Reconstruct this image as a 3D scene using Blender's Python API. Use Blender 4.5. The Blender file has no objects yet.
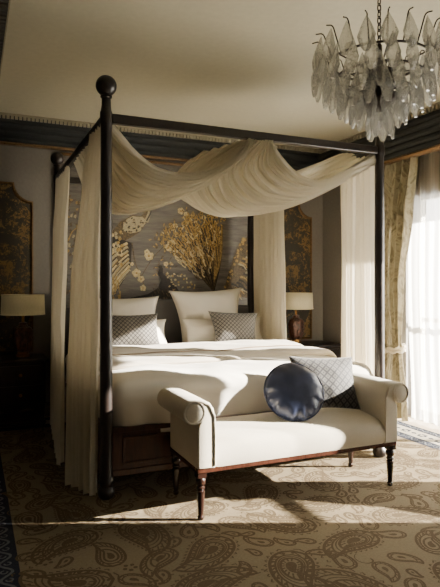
import bpy, math, random
from mathutils import Vector, Matrix, noise
random.seed(7)
SC = bpy.context.scene
COL = SC.collection
PI = math.pi
sin, cos = math.sin, math.cos

# ---------------------------------------------------------------- camera
YAW = math.radians(23.8)
CAMH, FPX, HORZ = 1.25, 562.0, 285.0
FWD = Vector((sin(YAW), cos(YAW), 0)); RGT = Vector((cos(YAW), -sin(YAW), 0)); UP = Vector((0, 0, 1))
CAM = Vector((0, 0, CAMH))

def ray(px, py):
    return FWD + RGT * ((px - 220) / FPX) + UP * ((HORZ - py) / FPX)
def at_y(px, py, Y):
    d = ray(px, py); return CAM + d * (Y / d.y)
def at_d(px, py, D):
    return CAM + ray(px, py) * D

cd = bpy.data.cameras.new('camera'); cam = bpy.data.objects.new('camera', cd); COL.objects.link(cam)
cam.location = CAM; cam.rotation_euler = (PI / 2, 0, -YAW)
cd.sensor_fit = 'HORIZONTAL'; cd.sensor_width = 36; cd.lens = 36 * FPX / 440
cd.shift_y = -(293.5 - HORZ) / 440; cd.clip_start = 0.05
SC.camera = cam

# ---------------------------------------------------------------- materials
def lin(r, g, b):
    f = lambda c: (c / 255 / 12.92) if c <= 10 else ((c / 255 + 0.055) / 1.055) ** 2.4
    return (f(r), f(g), f(b), 1)

class NT:
    def __init__(s, name):
        s.m = bpy.data.materials.new(name); s.m.use_nodes = True
        s.t = s.m.node_tree; s.t.nodes.clear()
        s.out = s.n('ShaderNodeOutputMaterial')
    def n(s, typ, **kw):
        nd = s.t.nodes.new(typ)
        for k, v in kw.items(): setattr(nd, k, v)
        return nd
    def l(s, a, b): s.t.links.new(a, b)
    def set(s, sock, v):
        if hasattr(v, 'is_output'): s.l(v, sock)
        else: sock.default_value = v
    def math(s, op, a, b=None, c=None):
        nd = s.n('ShaderNodeMath', operation=op)
        s.set(nd.inputs[0], a)
        if b is not None: s.set(nd.inputs[1], b)
        if c is not None: s.set(nd.inputs[2], c)
        return nd.outputs[0]
    def coord(s, scale=(1, 1, 1), rot=(0, 0, 0), kind='Object'):
        tc = s.n('ShaderNodeTexCoord'); mp = s.n('ShaderNodeMapping')
        mp.inputs['Scale'].default_value = scale; mp.inputs['Rotation'].default_value = rot
        s.l(tc.outputs[kind], mp.inputs['Vector']); return mp.outputs[0]
    def uv(s, scale):
        tc = s.n('ShaderNodeTexCoord'); mp = s.n('ShaderNodeMapping'); mp.inputs['Scale'].default_value = scale
        s.l(tc.outputs['UV'], mp.inputs['Vector']); return mp.outputs[0]
    def noise(s, vec, scale, detail=3, rough=0.5, dist=0.0):
        nd = s.n('ShaderNodeTexNoise'); s.l(vec, nd.inputs['Vector'])
        nd.inputs['Scale'].default_value = scale; nd.inputs['Detail'].default_value = detail
        nd.inputs['Roughness'].default_value = rough; nd.inputs['Distortion'].default_value = dist
        return nd.outputs['Fac']
    def ramp(s, fac, stops):
        nd = s.n('ShaderNodeValToRGB'); s.l(fac, nd.inputs[0])
        el = nd.color_ramp.elements
        while len(el) < len(stops): el.new(0.5)
        for e, (p, c) in zip(el, stops): e.position = p; e.color = c
        return nd.outputs[0]
    def mix(s, fac, a, b, blend='MIX'):
        nd = s.n('ShaderNodeMix', data_type='RGBA', blend_type=blend)
        s.set(nd.inputs[0], fac); s.set(nd.inputs[6], a); s.set(nd.inputs[7], b); return nd.outputs[2]
    def bump(s, h, strength=0.3, dist=0.01):
        nd = s.n('ShaderNodeBump'); nd.inputs['Strength'].default_value = strength
        nd.inputs['Distance'].default_value = dist; s.l(h, nd.inputs['Height']); return nd.outputs[0]
    def bsdf(s, color, rough=0.6, metal=0.0, spec=0.5, normal=None, **kw):
        b = s.n('ShaderNodeBsdfPrincipled')
        s.set(b.inputs['Base Color'], color); s.set(b.inputs['Roughness'], rough)
        b.inputs['Metallic'].default_value = metal; b.inputs['Specular IOR Level'].default_value = spec
        if normal is not None: s.l(normal, b.inputs['Normal'])
        for k, v in kw.items(): s.set(b.inputs[k.replace('_', ' ')], v)
        return b.outputs[0]
    def mixs(s, fac, a, b):
        nd = s.n('ShaderNodeMixShader'); s.set(nd.inputs[0], fac); s.l(a, nd.inputs[1]); s.l(b, nd.inputs[2]); return nd.outputs[0]
    def done(s, sh): s.l(sh, s.out.inputs[0]); return s.m

def simple(name, col, rough=0.6, metal=0.0, spec=0.5, nscale=30, var=0.12, bump=0.15, stretch=(1, 1, 1)):
    t = NT(name); v = t.coord(stretch); f = t.noise(v, nscale, 4)
    c2 = tuple(x * (1 - var * 2.5) for x in col[:3]) + (1,); c1 = tuple(min(1, x * (1 + var)) for x in col[:3]) + (1,)
    c = t.ramp(f, [(0.3, c2), (0.7, c1)])
    return t.done(t.bsdf(c, rough, metal, spec, t.bump(f, bump)))

def cloth(name, col, translucent=0.0, transparent=0.0, weave=700, bump=0.25, sheen=0.2, var=0.06, tcol=None, pleat=None):
    t = NT(name); v = t.coord()
    a = t.noise(t.coord((1, 1, 0.12)), weave, 2); b = t.noise(t.coord((0.12, 0.12, 1)), weave, 2)
    f = t.math('ADD', a, b); g = t.noise(v, 6, 3)
    c = t.ramp(t.math('MULTIPLY_ADD', f, 0.35, t.math('MULTIPLY', g, 0.3)), [(0.3, tuple(x * (1 - 2 * var) for x in col[:3]) + (1,)), (0.7, col)])
    nb = t.bump(f, bump, 0.002)
    if pleat:
        p1 = t.noise(t.uv((pleat[0], pleat[1], 1)), 1, 3, 0.6, 0.3); nd = t.n('ShaderNodeBump'); nd.inputs['Strength'].default_value = pleat[2]
        nd.inputs['Distance'].default_value = pleat[3]; t.l(p1, nd.inputs['Height']); t.l(nb, nd.inputs['Normal']); nb = nd.outputs[0]
    sh = t.bsdf(c, 0.85, spec=0.15, normal=nb, Sheen_Weight=sheen)
    if translucent:
        tr = t.n('ShaderNodeBsdfTranslucent'); t.set(tr.inputs[0], tcol or c); t.l(nb, tr.inputs['Normal']); sh = t.mixs(translucent, sh, tr.outputs[0])
    if transparent:
        tp = t.n('ShaderNodeBsdfTransparent'); sh = t.mixs(transparent, sh, tp.outputs[0])
    return t.done(sh)

M = {}
M['wall'] = simple('wall_plaster', lin(130, 125, 118), 0.9, nscale=40, var=0.03, bump=0.05)
M['ceil'] = simple('ceiling_plaster', lin(190, 185, 163), 0.9, nscale=25, var=0.02, bump=0.04)
M['carpet'] = simple('plain_carpet', lin(168, 154, 130), 0.95, nscale=300, var=0.12, bump=0.5)
M['cornice'] = simple('slate_cornice', lin(38, 40, 40), 0.8, nscale=30, var=0.08, bump=0.05)
M['gilt'] = simple('gilt_wood', lin(116, 90, 56), 0.45, 0.4, nscale=60, var=0.15, bump=0.2)
M['dentil'] = simple('dentil_plaster', lin(150, 143, 122), 0.8, nscale=60, var=0.05, bump=0.1)
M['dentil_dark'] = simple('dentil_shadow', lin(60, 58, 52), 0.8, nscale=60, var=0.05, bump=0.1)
M['base'] = simple('baseboard_wood', lin(88, 78, 64), 0.6, nscale=30, var=0.1)
M['winframe'] = simple('window_paint', lin(225, 222, 212), 0.5, nscale=40, var=0.02, bump=0.03)

def wood(name, dark, light, rough=0.3):
    t = NT(name); v = t.coord((6, 6, 0.8)); f = t.noise(v, 8, 5, 0.6, 1.0)
    c = t.ramp(f, [(0.3, dark), (0.7, light)])
    return t.done(t.bsdf(c, rough, spec=0.5, normal=t.bump(f, 0.06)))
M['bedwood'] = wood('mahogany_black', lin(17, 13, 11), lin(36, 25, 20), 0.36)
M['panelwood'] = wood('mahogany_panel', lin(46, 27, 20), lin(78, 46, 34), 0.35)
M['benchwood'] = wood('bench_mahogany', lin(22, 13, 10), lin(46, 27, 20), 0.25)
M['railwood'] = wood('bench_rail_mahogany', lin(44, 24, 17), lin(72, 42, 30), 0.25)
M['nightwood'] = wood('nightstand_wood', lin(20, 15, 12), lin(42, 30, 23), 0.35)
M['headboard'] = cloth('charcoal_upholstery', lin(92, 90, 88), weave=500)
M['sheet'] = cloth('white_cotton', lin(228, 222, 210), weave=600, bump=0.12, sheen=0.1, var=0.02)
M['pillow'] = cloth('pillow_cotton', lin(228, 222, 208), weave=600, bump=0.12, sheen=0.1, var=0.02)
M['spread'] = cloth('oatmeal_bedspread', lin(198, 188, 172), weave=500, bump=0.2, var=0.04)
M['taupe'] = cloth('taupe_border', lin(140, 124, 104), weave=500)
M['canopy'] = cloth('ivory_voile', lin(246, 239, 220), translucent=0.38, transparent=0.05, weave=800, bump=0.15, sheen=0.1, var=0.04, pleat=(.7, 40, 1.0, .08))
M['drape'] = cloth('ivory_linen_drape', lin(236, 228, 208), translucent=0.33, transparent=0.03, weave=500, bump=0.3, sheen=0.1, var=0.06, pleat=(18, .8, .5, .02))
M['bench'] = cloth('cream_linen', lin(208, 199, 180), weave=420, bump=0.4, var=0.08)
t = NT('lamp_shade_linen'); f = t.noise(t.coord((1, 1, .15)), 300, 2)
c = t.ramp(f, [(0.3, lin(222, 212, 178)), (0.7, lin(236, 227, 196))])
M['shade'] = t.done(t.bsdf(c, 0.85, spec=0.1, normal=t.bump(f, 0.2, 0.002), Emission_Color=lin(236, 218, 160), Emission_Strength=0.045))

t = NT('sheer_voile')
c = lin(250, 246, 236)
df = t.n('ShaderNodeBsdfDiffuse'); df.inputs[0].default_value = c
tl = t.n('ShaderNodeBsdfTranslucent'); tl.inputs[0].default_value = c
tp = t.n('ShaderNodeBsdfTransparent'); tp.inputs[0].default_value = lin(255, 250, 240)
st = t.noise(t.coord((1, 1, .02)), 9, 3, 0.6)
fac = t.math('MULTIPLY_ADD', st, 1.1, -.05)
M['sheer'] = t.done(t.mixs(fac, t.mixs(0.6, df.outputs[0], tl.outputs[0]), tp.outputs[0]))

t = NT('window_glass')
tp = t.n('ShaderNodeBsdfTransparent'); gl = t.n('ShaderNodeBsdfGlossy'); gl.inputs['Roughness'].default_value = 0.02
M['pane'] = t.done(t.mixs(0.06, tp.outputs[0], gl.outputs[0]))

t = NT('chandelier_glass')
f = t.noise(t.coord(), 70, 2); nb = t.bump(f, 0.15)
tp = t.n('ShaderNodeBsdfTransparent'); tp.inputs[0].default_value = (.97, .97, .955, 1)
gl = t.n('ShaderNodeBsdfGlossy'); gl.inputs['Roughness'].default_value = .05; t.l(nb, gl.inputs['Normal'])
gs = t.n('ShaderNodeBsdfGlass'); gs.inputs['IOR'].default_value = 1.35; gs.inputs['Roughness'].default_value = .05; t.l(nb, gs.inputs['Normal'])
df = t.n('ShaderNodeBsdfTranslucent'); df.inputs[0].default_value = (.92, .91, .86, 1)
d2 = t.n('ShaderNodeBsdfDiffuse'); d2.inputs[0].default_value = (.92, .91, .86, 1)
lw = t.n('ShaderNodeLayerWeight'); lw.inputs[0].default_value = .35
body = t.mixs(.16, t.mixs(.5, tp.outputs[0], gs.outputs[0]), t.mixs(.5, df.outputs[0], d2.outputs[0]))
M['glass'] = t.done(t.mixs(t.math('MULTIPLY', lw.outputs['Facing'], .55), body, gl.outputs[0]))
M['iron'] = simple('dark_bronze', lin(40, 32, 24), 0.4, 0.8, nscale=80, var=0.15)
M['brass'] = simple('aged_brass', lin(150, 112, 62), 0.35, 0.9, nscale=60, var=0.1)

t = NT('lamp_ceramic'); v = t.coord((1, 1, 0.6)); f = t.noise(v, 26, 3, 0.5, 1.5)
M['ceramic'] = t.done(t.bsdf(t.ramp(f, [(0.35, lin(34, 18, 12)), (0.6, lin(96, 62, 46))]), 0.3, normal=t.bump(f, 0.9, 0.02)))

t = NT('blue_velvet'); f = t.noise(t.coord(), 9, 3)
M['velvet'] = t.done(t.bsdf(t.ramp(f, [(0.3, lin(36, 43, 66)), (0.7, lin(56, 65, 94))]), 0.38, spec=0.5, normal=t.bump(f, 0.1), Sheen_Weight=0.25, Sheen_Roughness=0.35))

def lattice(name, k, cell, line, width=0.36):
    t = NT(name); tc = t.n('ShaderNodeTexCoord'); sx = t.n('ShaderNodeSeparateXYZ'); t.l(tc.outputs['Object'], sx.inputs[0])
    x, z = sx.outputs[0], sx.outputs[2]
    def tri(e): return t.math('ABSOLUTE', t.math('SUBTRACT', t.math('FRACT', t.math('MULTIPLY', e, k)), 0.5))
    m = t.math('MAXIMUM', tri(t.math('ADD', x, z)), tri(t.math('SUBTRACT', x, z)))
    ln = t.math('GREATER_THAN', m, width)
    dot = t.math('LESS_THAN', m, 0.09)
    f = t.math('MAXIMUM', ln, dot)
    n = t.noise(t.coord(), 200, 2)
    c = t.mix(f, cell, line)
    return t.done(t.bsdf(c, 0.7, spec=0.25, normal=t.bump(t.math('ADD', n, f), 0.25, 0.003), Sheen_Weight=0.2))
M['check'] = lattice('lattice_cushion_cloth', 26, lin(112, 107, 99), lin(44, 42, 40))
M['grey_check'] = lattice('grey_lattice_cushion_cloth', 20, lin(78, 76, 73), lin(36, 35, 37), 0.37)

t = NT('damask_drape'); v = t.coord((1, 2.6, 1)); f = t.noise(v, 5, 4, 0.55, 1.6); g = t.noise(t.coord(), 400, 2)
c = t.ramp(f, [(0.36, lin(104, 95, 72)), (0.46, lin(138, 129, 104)), (0.56, lin(152, 144, 120)), (0.64, lin(112, 103, 80))])
sh = t.bsdf(c, 0.5, spec=0.3, normal=t.bump(g, 0.15, 0.002), Sheen_Weight=0.2)
tl = t.n('ShaderNodeBsdfTranslucent'); t.l(c, tl.inputs[0])
M['damask'] = t.done(t.mixs(0.06, sh, tl.outputs[0]))

t = NT('gold_leaf_canvas'); v = t.coord(); f = t.noise(v, 5, 6, 0.65, 1.5); g = t.noise(v, 42, 5, 0.7, 1.0)
h = t.math('ADD', t.math('MULTIPLY', f, 0.6), t.math('MULTIPLY', g, 0.45))
c = t.ramp(h, [(0.5, lin(62, 58, 50)), (0.545, lin(74, 66, 50)), (0.57, lin(136, 110, 66)), (0.68, lin(104, 84, 48))])
M['goldcanvas'] = t.done(t.bsdf(c, 0.6, spec=0.3, normal=t.bump(g, 0.2)))

t = NT('mural_silk'); v = t.coord((1, 1, 9)); f = t.noise(v, 2.4, 6, 0.6, 0.6); g = t.noise(t.coord((1, 1, 14)), 11, 4, 0.7)
c = t.ramp(t.math('ADD', t.math('MULTIPLY', f, 0.55), t.math('MULTIPLY', g, 0.45)), [(0.36, lin(66, 63, 60)), (0.62, lin(122, 116, 107))])
M['silk'] = t.done(t.bsdf(c, 0.5, spec=0.4))
def paint(name, a, b, scale=60):
    t = NT(name); f = t.noise(t.coord(), scale, 4, 0.7)
    return t.done(t.bsdf(t.ramp(f, [(0.38, a), (0.62, b)]), 0.55, spec=0.3))
M['p_gold'] = paint('painted_gold', lin(138, 112, 62), lin(196, 166, 104))
M['p_cream'] = paint('painted_cream', lin(186, 168, 122), lin(228, 212, 168), 40)
M['p_dark'] = paint('painted_black', lin(20, 18, 16), lin(48, 42, 34))
M['p_brown'] = paint('painted_umber', lin(58, 50, 38), lin(112, 96, 68))
M['p_pale'] = paint('painted_ivory_grey', lin(150, 140, 116), lin(200, 188, 152), 90)

def rugmat(name, a, b, sc=90):
    t = NT(name); f = t.noise(t.coord(), sc, 3, 0.7); g = t.noise(t.coord(), 900, 2)
    h = t.math('ADD', t.math('MULTIPLY', f, 0.6), t.math('MULTIPLY', g, 0.4))
    return t.done(t.bsdf(t.ramp(h, [(0.35, a), (0.65, b)]), 0.95, spec=0.1, normal=t.bump(g, 0.6, 0.004)))
M['rug'] = rugmat('rug_taupe', lin(114, 102, 82), lin(134, 121, 98))
M['rug_dark'] = rugmat('rug_brown', lin(80, 68, 51), lin(98, 85, 65))
M['rug_navy'] = rugmat('rug_navy', lin(34, 36, 46), lin(50, 53, 64))
M['rug_slate'] = rugmat('rug_slate', lin(84, 86, 90), lin(108, 110, 112))
M['rug_cream'] = rugmat('rug_stone', lin(150, 144, 130), lin(178, 170, 152))

# ---------------------------------------------------------------- mesh helpers
class MB:
    def __init__(s): s.v = []; s.f = []; s.mi = []; s.uv = None
    def add(s, vs, fs, mi=0):
        o = len(s.v); s.v += [tuple(p) for p in vs]
        s.f += [tuple(i + o for i in f) for f in fs]; s.mi += [mi] * len(fs)
    def box(s, x0, y0, z0, x1, y1, z1, mi=0):
        s.add([(x0, y0, z0), (x1, y0, z0), (x1, y1, z0), (x0, y1, z0), (x0, y0, z1), (x1, y0, z1), (x1, y1, z1), (x0, y1, z1)],
              [(0, 3, 2, 1), (4, 5, 6, 7), (0, 1, 5, 4), (1, 2, 6, 5), (2, 3, 7, 6), (3, 0, 4, 7)], mi)
    def lathe(s, prof, c=(0, 0, 0), n=24, mi=0, ripple=None):
        vs = []
        for r, z in prof:
            for k in range(n):
                a = 2 * PI * k / n; rr = r * (1 + (ripple(a, z) if ripple else 0))
                vs.append((c[0] + rr * cos(a), c[1] + rr * sin(a), c[2] + z))
        fs = [(i * n + k, i * n + (k + 1) % n, (i + 1) * n + (k + 1) % n, (i + 1) * n + k) for i in range(len(prof) - 1) for k in range(n)]
        fs.append(tuple(reversed(range(n)))); fs.append(tuple((len(prof) - 1) * n + k for k in range(n)))
        s.add(vs, fs, mi)
    def grid(s, rows, mi=0, close_u=False):
        n = len(rows[0]); vs = [p for r in rows for p in r]
        m = n if close_u else n - 1
        s.add(vs, [(i * n + k, i * n + (k + 1) % n, (i + 1) * n + (k + 1) % n, (i + 1) * n + k) for i in range(len(rows) - 1) for k in range(m)], mi)
    def tube(s, pts, r, n=8, mi=0, closed=False):
        pts = [Vector(p) for p in pts]; N = len(pts); rows = []
        up = Vector((0.13, 0.21, 0.97))
        for i, p in enumerate(pts):
            if closed: d = pts[(i + 1) % N] - pts[i - 1]
            else: d = pts[min(i + 1, N - 1)] - pts[max(i - 1, 0)]
            d.normalize(); a = d.cross(up)
            if a.length < 0.05: a = d.cross(Vector((1, 0, 0)))
            a.normalize(); b = d.cross(a); rr = r[i] if isinstance(r, (list, tuple)) else r
            rows.append([p + (a * cos(2 * PI * k / n) + b * sin(2 * PI * k / n)) * rr for k in range(n)])
        if closed: rows.append(rows[0])
        o = len(s.v); s.grid(rows, mi, True)
        if not closed:
            s.f += [tuple(o + k for k in reversed(range(n))), tuple(o + (N - 1) * n + k for k in range(n))]; s.mi += [mi, mi]
    def prism(s, poly, axis, a, b, mi=0):
        """extrude a 2D polygon along an axis between a and b"""
        def P(p, t): return {'x': (t, p[0], p[1]), 'y': (p[0], t, p[1]), 'z': (p[0], p[1], t)}[axis]
        n = len(poly); vs = [P(p, a) for p in poly] + [P(p, b) for p in poly]
        s.add(vs, [tuple(reversed(range(n))), tuple(range(n, 2 * n))] + [(k, (k + 1) % n, n + (k + 1) % n, n + k) for k in range(n)], mi)

def obj(name, mb, mats, parent=None, smooth=True, bevel=0.0, sub=0, solid=0.0, loc=None, rot=None, angle=40, fix=True):
    me = bpy.data.meshes.new(name); me.from_pydata(mb.v, [], mb.f)
    if not isinstance(mats, (list, tuple)): mats = [mats]
    for m in mats: me.materials.append(m)
    me.polygons.foreach_set('material_index', mb.mi)
    if mb.uv:
        ul = me.uv_layers.new(name='cloth')
        for lp_ in me.loops: ul.data[lp_.index].uv = mb.uv[lp_.vertex_index]
    if fix:
        import bmesh
        bm = bmesh.new(); bm.from_mesh(me); bmesh.ops.recalc_face_normals(bm, faces=bm.faces); bm.to_mesh(me); bm.free()
    if smooth:
        me.polygons.foreach_set('use_smooth', [True] * len(me.polygons)); me.set_sharp_from_angle(angle=math.radians(angle))
    me.update()
    o = bpy.data.objects.new(name, me); COL.objects.link(o)
    if loc is not None: o.location = loc
    if rot is not None: o.rotation_euler = rot
    if parent is not None: o.parent = parent
    if solid:
        d = o.modifiers.new('thickness', 'SOLIDIFY'); d.thickness = solid; d.offset = 0
    if bevel:
        d = o.modifiers.new('bevel', 'BEVEL'); d.width = bevel; d.segments = 2; d.limit_method = 'ANGLE'; d.angle_limit = math.radians(35)
        d.harden_normals = False
    if sub:
        d = o.modifiers.new('smooth', 'SUBSURF'); d.levels = sub; d.render_levels = sub
    return o

def tag(o, label, cat, group=None, kind=None):
    o['label'] = label; o['category'] = cat
    if group: o['group'] = group
    if kind: o['kind'] = kind
    return o
def thing(name, label, cat, loc, group=None):
    o = bpy.data.objects.new(name, None); COL.objects.link(o); o.location = loc; o.empty_display_size = 0.1
    return tag(o, label, cat, group)
def struct(name, mb, m, **kw):
    o = obj(name, mb, m, **kw); o['kind'] = 'structure'; return o
def dup(root, loc, label, rotz=None):
    r = root.copy(); COL.objects.link(r); r.location = loc; r['label'] = label
    if rotz is not None: r.rotation_euler = (0, 0, rotz)
    for ch in list(root.children):
        c = ch.copy(); COL.objects.link(c); c.parent = r
        for g in list(ch.children):
            d = g.copy(); COL.objects.link(d); d.parent = c
    return r

def catmull(pts, n):
    pts = [Vector(p) for p in pts]; P = [pts[0] * 2 - pts[1]] + pts + [pts[-1] * 2 - pts[-2]]
    out = []; S = len(pts) - 1
    for i in range(n):
        t = i / (n - 1) * S; k = min(int(t), S - 1); u = t - k
        a, b, c, d = P[k], P[k + 1], P[k + 2], P[k + 3]
        out.append(0.5 * ((2 * b) + (c - a) * u + (2 * a - 5 * b + 4 * c - d) * u * u + (3 * b - a - 3 * c + d) * u ** 3))
    return out
def smooth(a, b, x):
    t = max(0, min(1, (x - a) / (b - a))); return t * t * (3 - 2 * t)
def nz(x, y, z=0): return noise.noise(Vector((x, y, z)))

# ================================================================= SETTING
XL, XR, YB, YF, ZC = -1.3, 3.8, 5.6, -2.6, 2.8
WY0, WY1, WZ = 1.39, 4.2, 2.11
PY0, PY1 = 1.93, 2.06
m = MB(); m.box(XL - .15, YF - .15, -.1, XR + .25, YB + .15, 0); struct('floor', m, M['carpet'], smooth=False)
m = MB(); m.box(XL - .15, YF - .15, ZC, XR + .25, YB + .15, ZC + .1); struct('ceiling', m, M['ceil'], smooth=False)
m = MB(); m.box(XL - .15, YB, 0, XR + .25, YB + .15, ZC); struct('wall_back', m, M['wall'], smooth=False)
m = MB(); m.box(XL - .15, YF - .15, 0, XR + .25, YF, ZC); struct('wall_front', m, M['wall'], smooth=False)
m = MB(); m.box(XL - .15, YF, 0, XL, YB, ZC); struct('wall_left', m, M['wall'], smooth=False)
m = MB(); m.box(XR, YF, 0, XR + .25, WY0, ZC); m.box(XR, PY0, 0, XR + .25, PY1, WZ); m.box(XR, WY1, 0, XR + .25, YB, ZC); m.box(XR, WY0, WZ, XR + .25, WY1, ZC)
struct('wall_right', m, M['wall'], smooth=False)

# window in the right wall: french doors with a low rail
for num, y0, y1 in ((1, PY1, WY1), (2, WY0, PY0)):
    win = thing('window_%d' % num, '', '', (XR + .16, (y0 + y1) / 2, 0)); del win['label']; del win['category']; win['kind'] = 'structure'
    hw = (y1 - y0) / 2
    m = MB(); ga = .028 if num == 2 else 0     # gap added at the jamb to let a thin stripe of sun through
    m.box(-.03, -hw + ga, 0, .03, -hw + .05, WZ); m.box(-.03, hw - .05, 0, .03, hw, WZ); m.box(-.03, -hw, WZ - .05, .03, hw, WZ)
    m.box(-.03, -hw, 0, .03, hw, .06); m.box(-.025, -hw, .90, .025, hw, .94)
    if num == 1: m.box(-.025, -.03, 0, .025, .03, WZ)
    o = obj('window_frame', m, M['winframe'], win, bevel=.004)
    m = MB(); m.box(-.004, -hw + .05, .06, .004, hw - .05, WZ - .05); obj('glass', m, M['pane'], win, smooth=False)
m = MB(); m.box(XR + .25, -1.0, 2.32, 5.03, 7.0, 2.46); m.box(4.97, -1.0, 2.32, 5.03, 7.0, 2.5)
m.box(XR - .03, .9, 2.06, XR - .005, 4.45, 2.42)  # dark board added behind the sheer to darken its top
struct('overhang_added_board', m, M['base'], smooth=False)

# cornices: slate mouldings, gilt lip, dentil row
def cornice_profile(d0, d1, z0, z1, steps):
    """list of (depth from wall, z): fluted face leaning forward to the ceiling"""
    p = [(0, z0), (d0, z0)]
    for i in range(steps):
        a, b = i / steps, (i + 1) / steps
        da, db = d0 + (d1 - d0) * a, d0 + (d1 - d0) * b; za, zb = z0 + (z1 - z0) * a, z0 + (z1 - z0) * b
        zm = za + (zb - za) * .62
        p += [(da, za), (da + .012, za + (zb - za) * .3), (da + .012, zm), (da - .006, zm + .002), (db - .006, zb - .001)]
    p += [(d1, z1), (d1, ZC), (0, ZC)]
    return p
prof = cornice_profile(.04, .17, 2.575, 2.755, 3)
m = MB(); m.prism([(YB - d, z) for d, z in prof], 'x', XL, XR); struct('trim_1', m, M['cornice'], smooth=False)
m = MB(); m.prism([(YB - d, z) for d, z in [(0, 2.552), (.05, 2.552), (.056, 2.563), (.05, 2.576), (0, 2.576)]], 'x', XL, XR)
struct('trim_2', m, M['gilt'], smooth=False)
m = MB(); m.box(XL, YB - .2, 2.785, XR, YB - .16, ZC - .001)
x = 0.
while XL + x < XR - .03:
    m.box(XL + x, YB - .2, 2.755, XL + x + .026, YB - .165, 2.788); x += .036
struct('trim_3', m, M['dentil'], smooth=False)
prof = cornice_profile(.20, .165, 2.43, 2.75, 5)
m = MB(); m.prism([(XR - d, z) for d, z in prof], 'y', YF, YB - .17); struct('trim_4', m, M['cornice'], smooth=False)
m = MB(); m.prism([(XR - d, z) for d, z in [(.15, 2.40), (.212, 2.40), (.222, 2.415), (.212, 2.431), (.15, 2.431)]], 'y', YF, YB - .05)
struct('trim_5', m, M['gilt'], smooth=False)
m = MB(); m.box(XR - .19, YF, 2.785, XR - .14, YB - .17, ZC - .001)
y = 0.
while YF + y < YB - .22:
    m.box(XR - .19, YF + y, 2.745, XR - .145, YF + y + .02, 2.788); y += .042
struct('trim_6', m, M['dentil'], smooth=False)
# dropped soffit on the left with a dark dentil edge
m = MB(); m.box(XL, YF, 2.77, .13, YB - .2, ZC); struct('trim_7', m, M['cornice'], smooth=False)
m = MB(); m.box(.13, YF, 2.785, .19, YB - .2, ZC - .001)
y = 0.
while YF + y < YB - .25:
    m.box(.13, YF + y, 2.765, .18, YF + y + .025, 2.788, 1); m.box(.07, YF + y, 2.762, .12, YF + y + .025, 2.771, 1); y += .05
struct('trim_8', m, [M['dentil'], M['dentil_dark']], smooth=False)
bp = [(0, 0), (.02, 0), (.02, .1), (.012, .115), (.008, .13), (0, .13)]
m = MB(); m.prism([(YB - d, z) for d, z in bp], 'x', XL, XR); struct('baseboard_back', m, M['base'], smooth=False)
m = MB(); m.prism([(XR - d, z) for d, z in bp], 'y', WY1, YB - .02); m.prism([(XR - d, z) for d, z in bp], 'y', YF, WY0)
struct('baseboard_right', m, M['base'], smooth=False)

# ================================================================= RUG
RX0, RX1, RY0, RY1, RZ = -.17, 3.55, .6, 5.45, .012
BW = .36
rug = MB()
rug.box(RX0, RY0, 0.0005, RX1, RY1, RZ, 0)
ZI = [0]
def up_face(vs, f):
    a = sum(vs[f[i]][0] * vs[f[(i + 1) % len(f)]][1] - vs[f[(i + 1) % len(f)]][0] * vs[f[i]][1] for i in range(len(f)))
    return f if a > 0 else tuple(reversed(f))
def ribbon(pts, w, mi, z, closed=False):
    pts = [Vector((p[0], p[1])) for p in pts]; N = len(pts); L = []; R = []
    for i, p in enumerate(pts):
        d = (pts[(i + 1) % N] - pts[i - 1]) if closed else (pts[min(i + 1, N - 1)] - pts[max(i - 1, 0)])
        if d.length < 1e-9: d = Vector((1, 0))
        d.normalize(); n = Vector((-d.y, d.x)); ww = w(i / (N - 1)) if callable(w) else w
        L.append((p + n * ww / 2)); R.append((p - n * ww / 2))
    ZI[0] += 1; z += ZI[0] % 97 * 4e-6
    vs = [(q.x, q.y, z) for a, b in zip(L, R) for q in (a, b)]
    m = N if closed else N - 1
    rug.add(vs, [up_face(vs, (2 * i, 2 * i + 1, 2 * ((i + 1) % N) + 1, 2 * ((i + 1) % N))) for i in range(m)], mi)
def poly(pts, mi, z):
    ZI[0] += 1; z += ZI[0] % 97 * 4e-6; vs = [(p[0], p[1], z) for p in pts]
    rug.add(vs, [up_face(vs, tuple(range(len(pts))))], mi)
IX0, IX1, IY0, IY1 = RX0 + BW, RX1 - BW, RY0 + BW, RY1 - BW
def frame(i0, i1, mi, z):
    a = (RX0 + i0, RY0 + i0, RX1 - i0, RY1 - i0); b = (RX0 + i1, RY0 + i1, RX1 - i1, RY1 - i1)
    vs = [(a[0], a[1], z), (a[2], a[1], z), (a[2], a[3], z), (a[0], a[3], z), (b[0], b[1], z), (b[2], b[1], z), (b[2], b[3], z), (b[0], b[3], z)]
    rug.add(vs, [(0, 1, 5, 4), (1, 2, 6, 5), (2, 3, 7, 6), (3, 0, 4, 7)], mi)
frame(.0, .09, 2, RZ + .0006); frame(.09, .25, 3, RZ + .0006); frame(.25, BW, 2, RZ + .0006)
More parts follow.
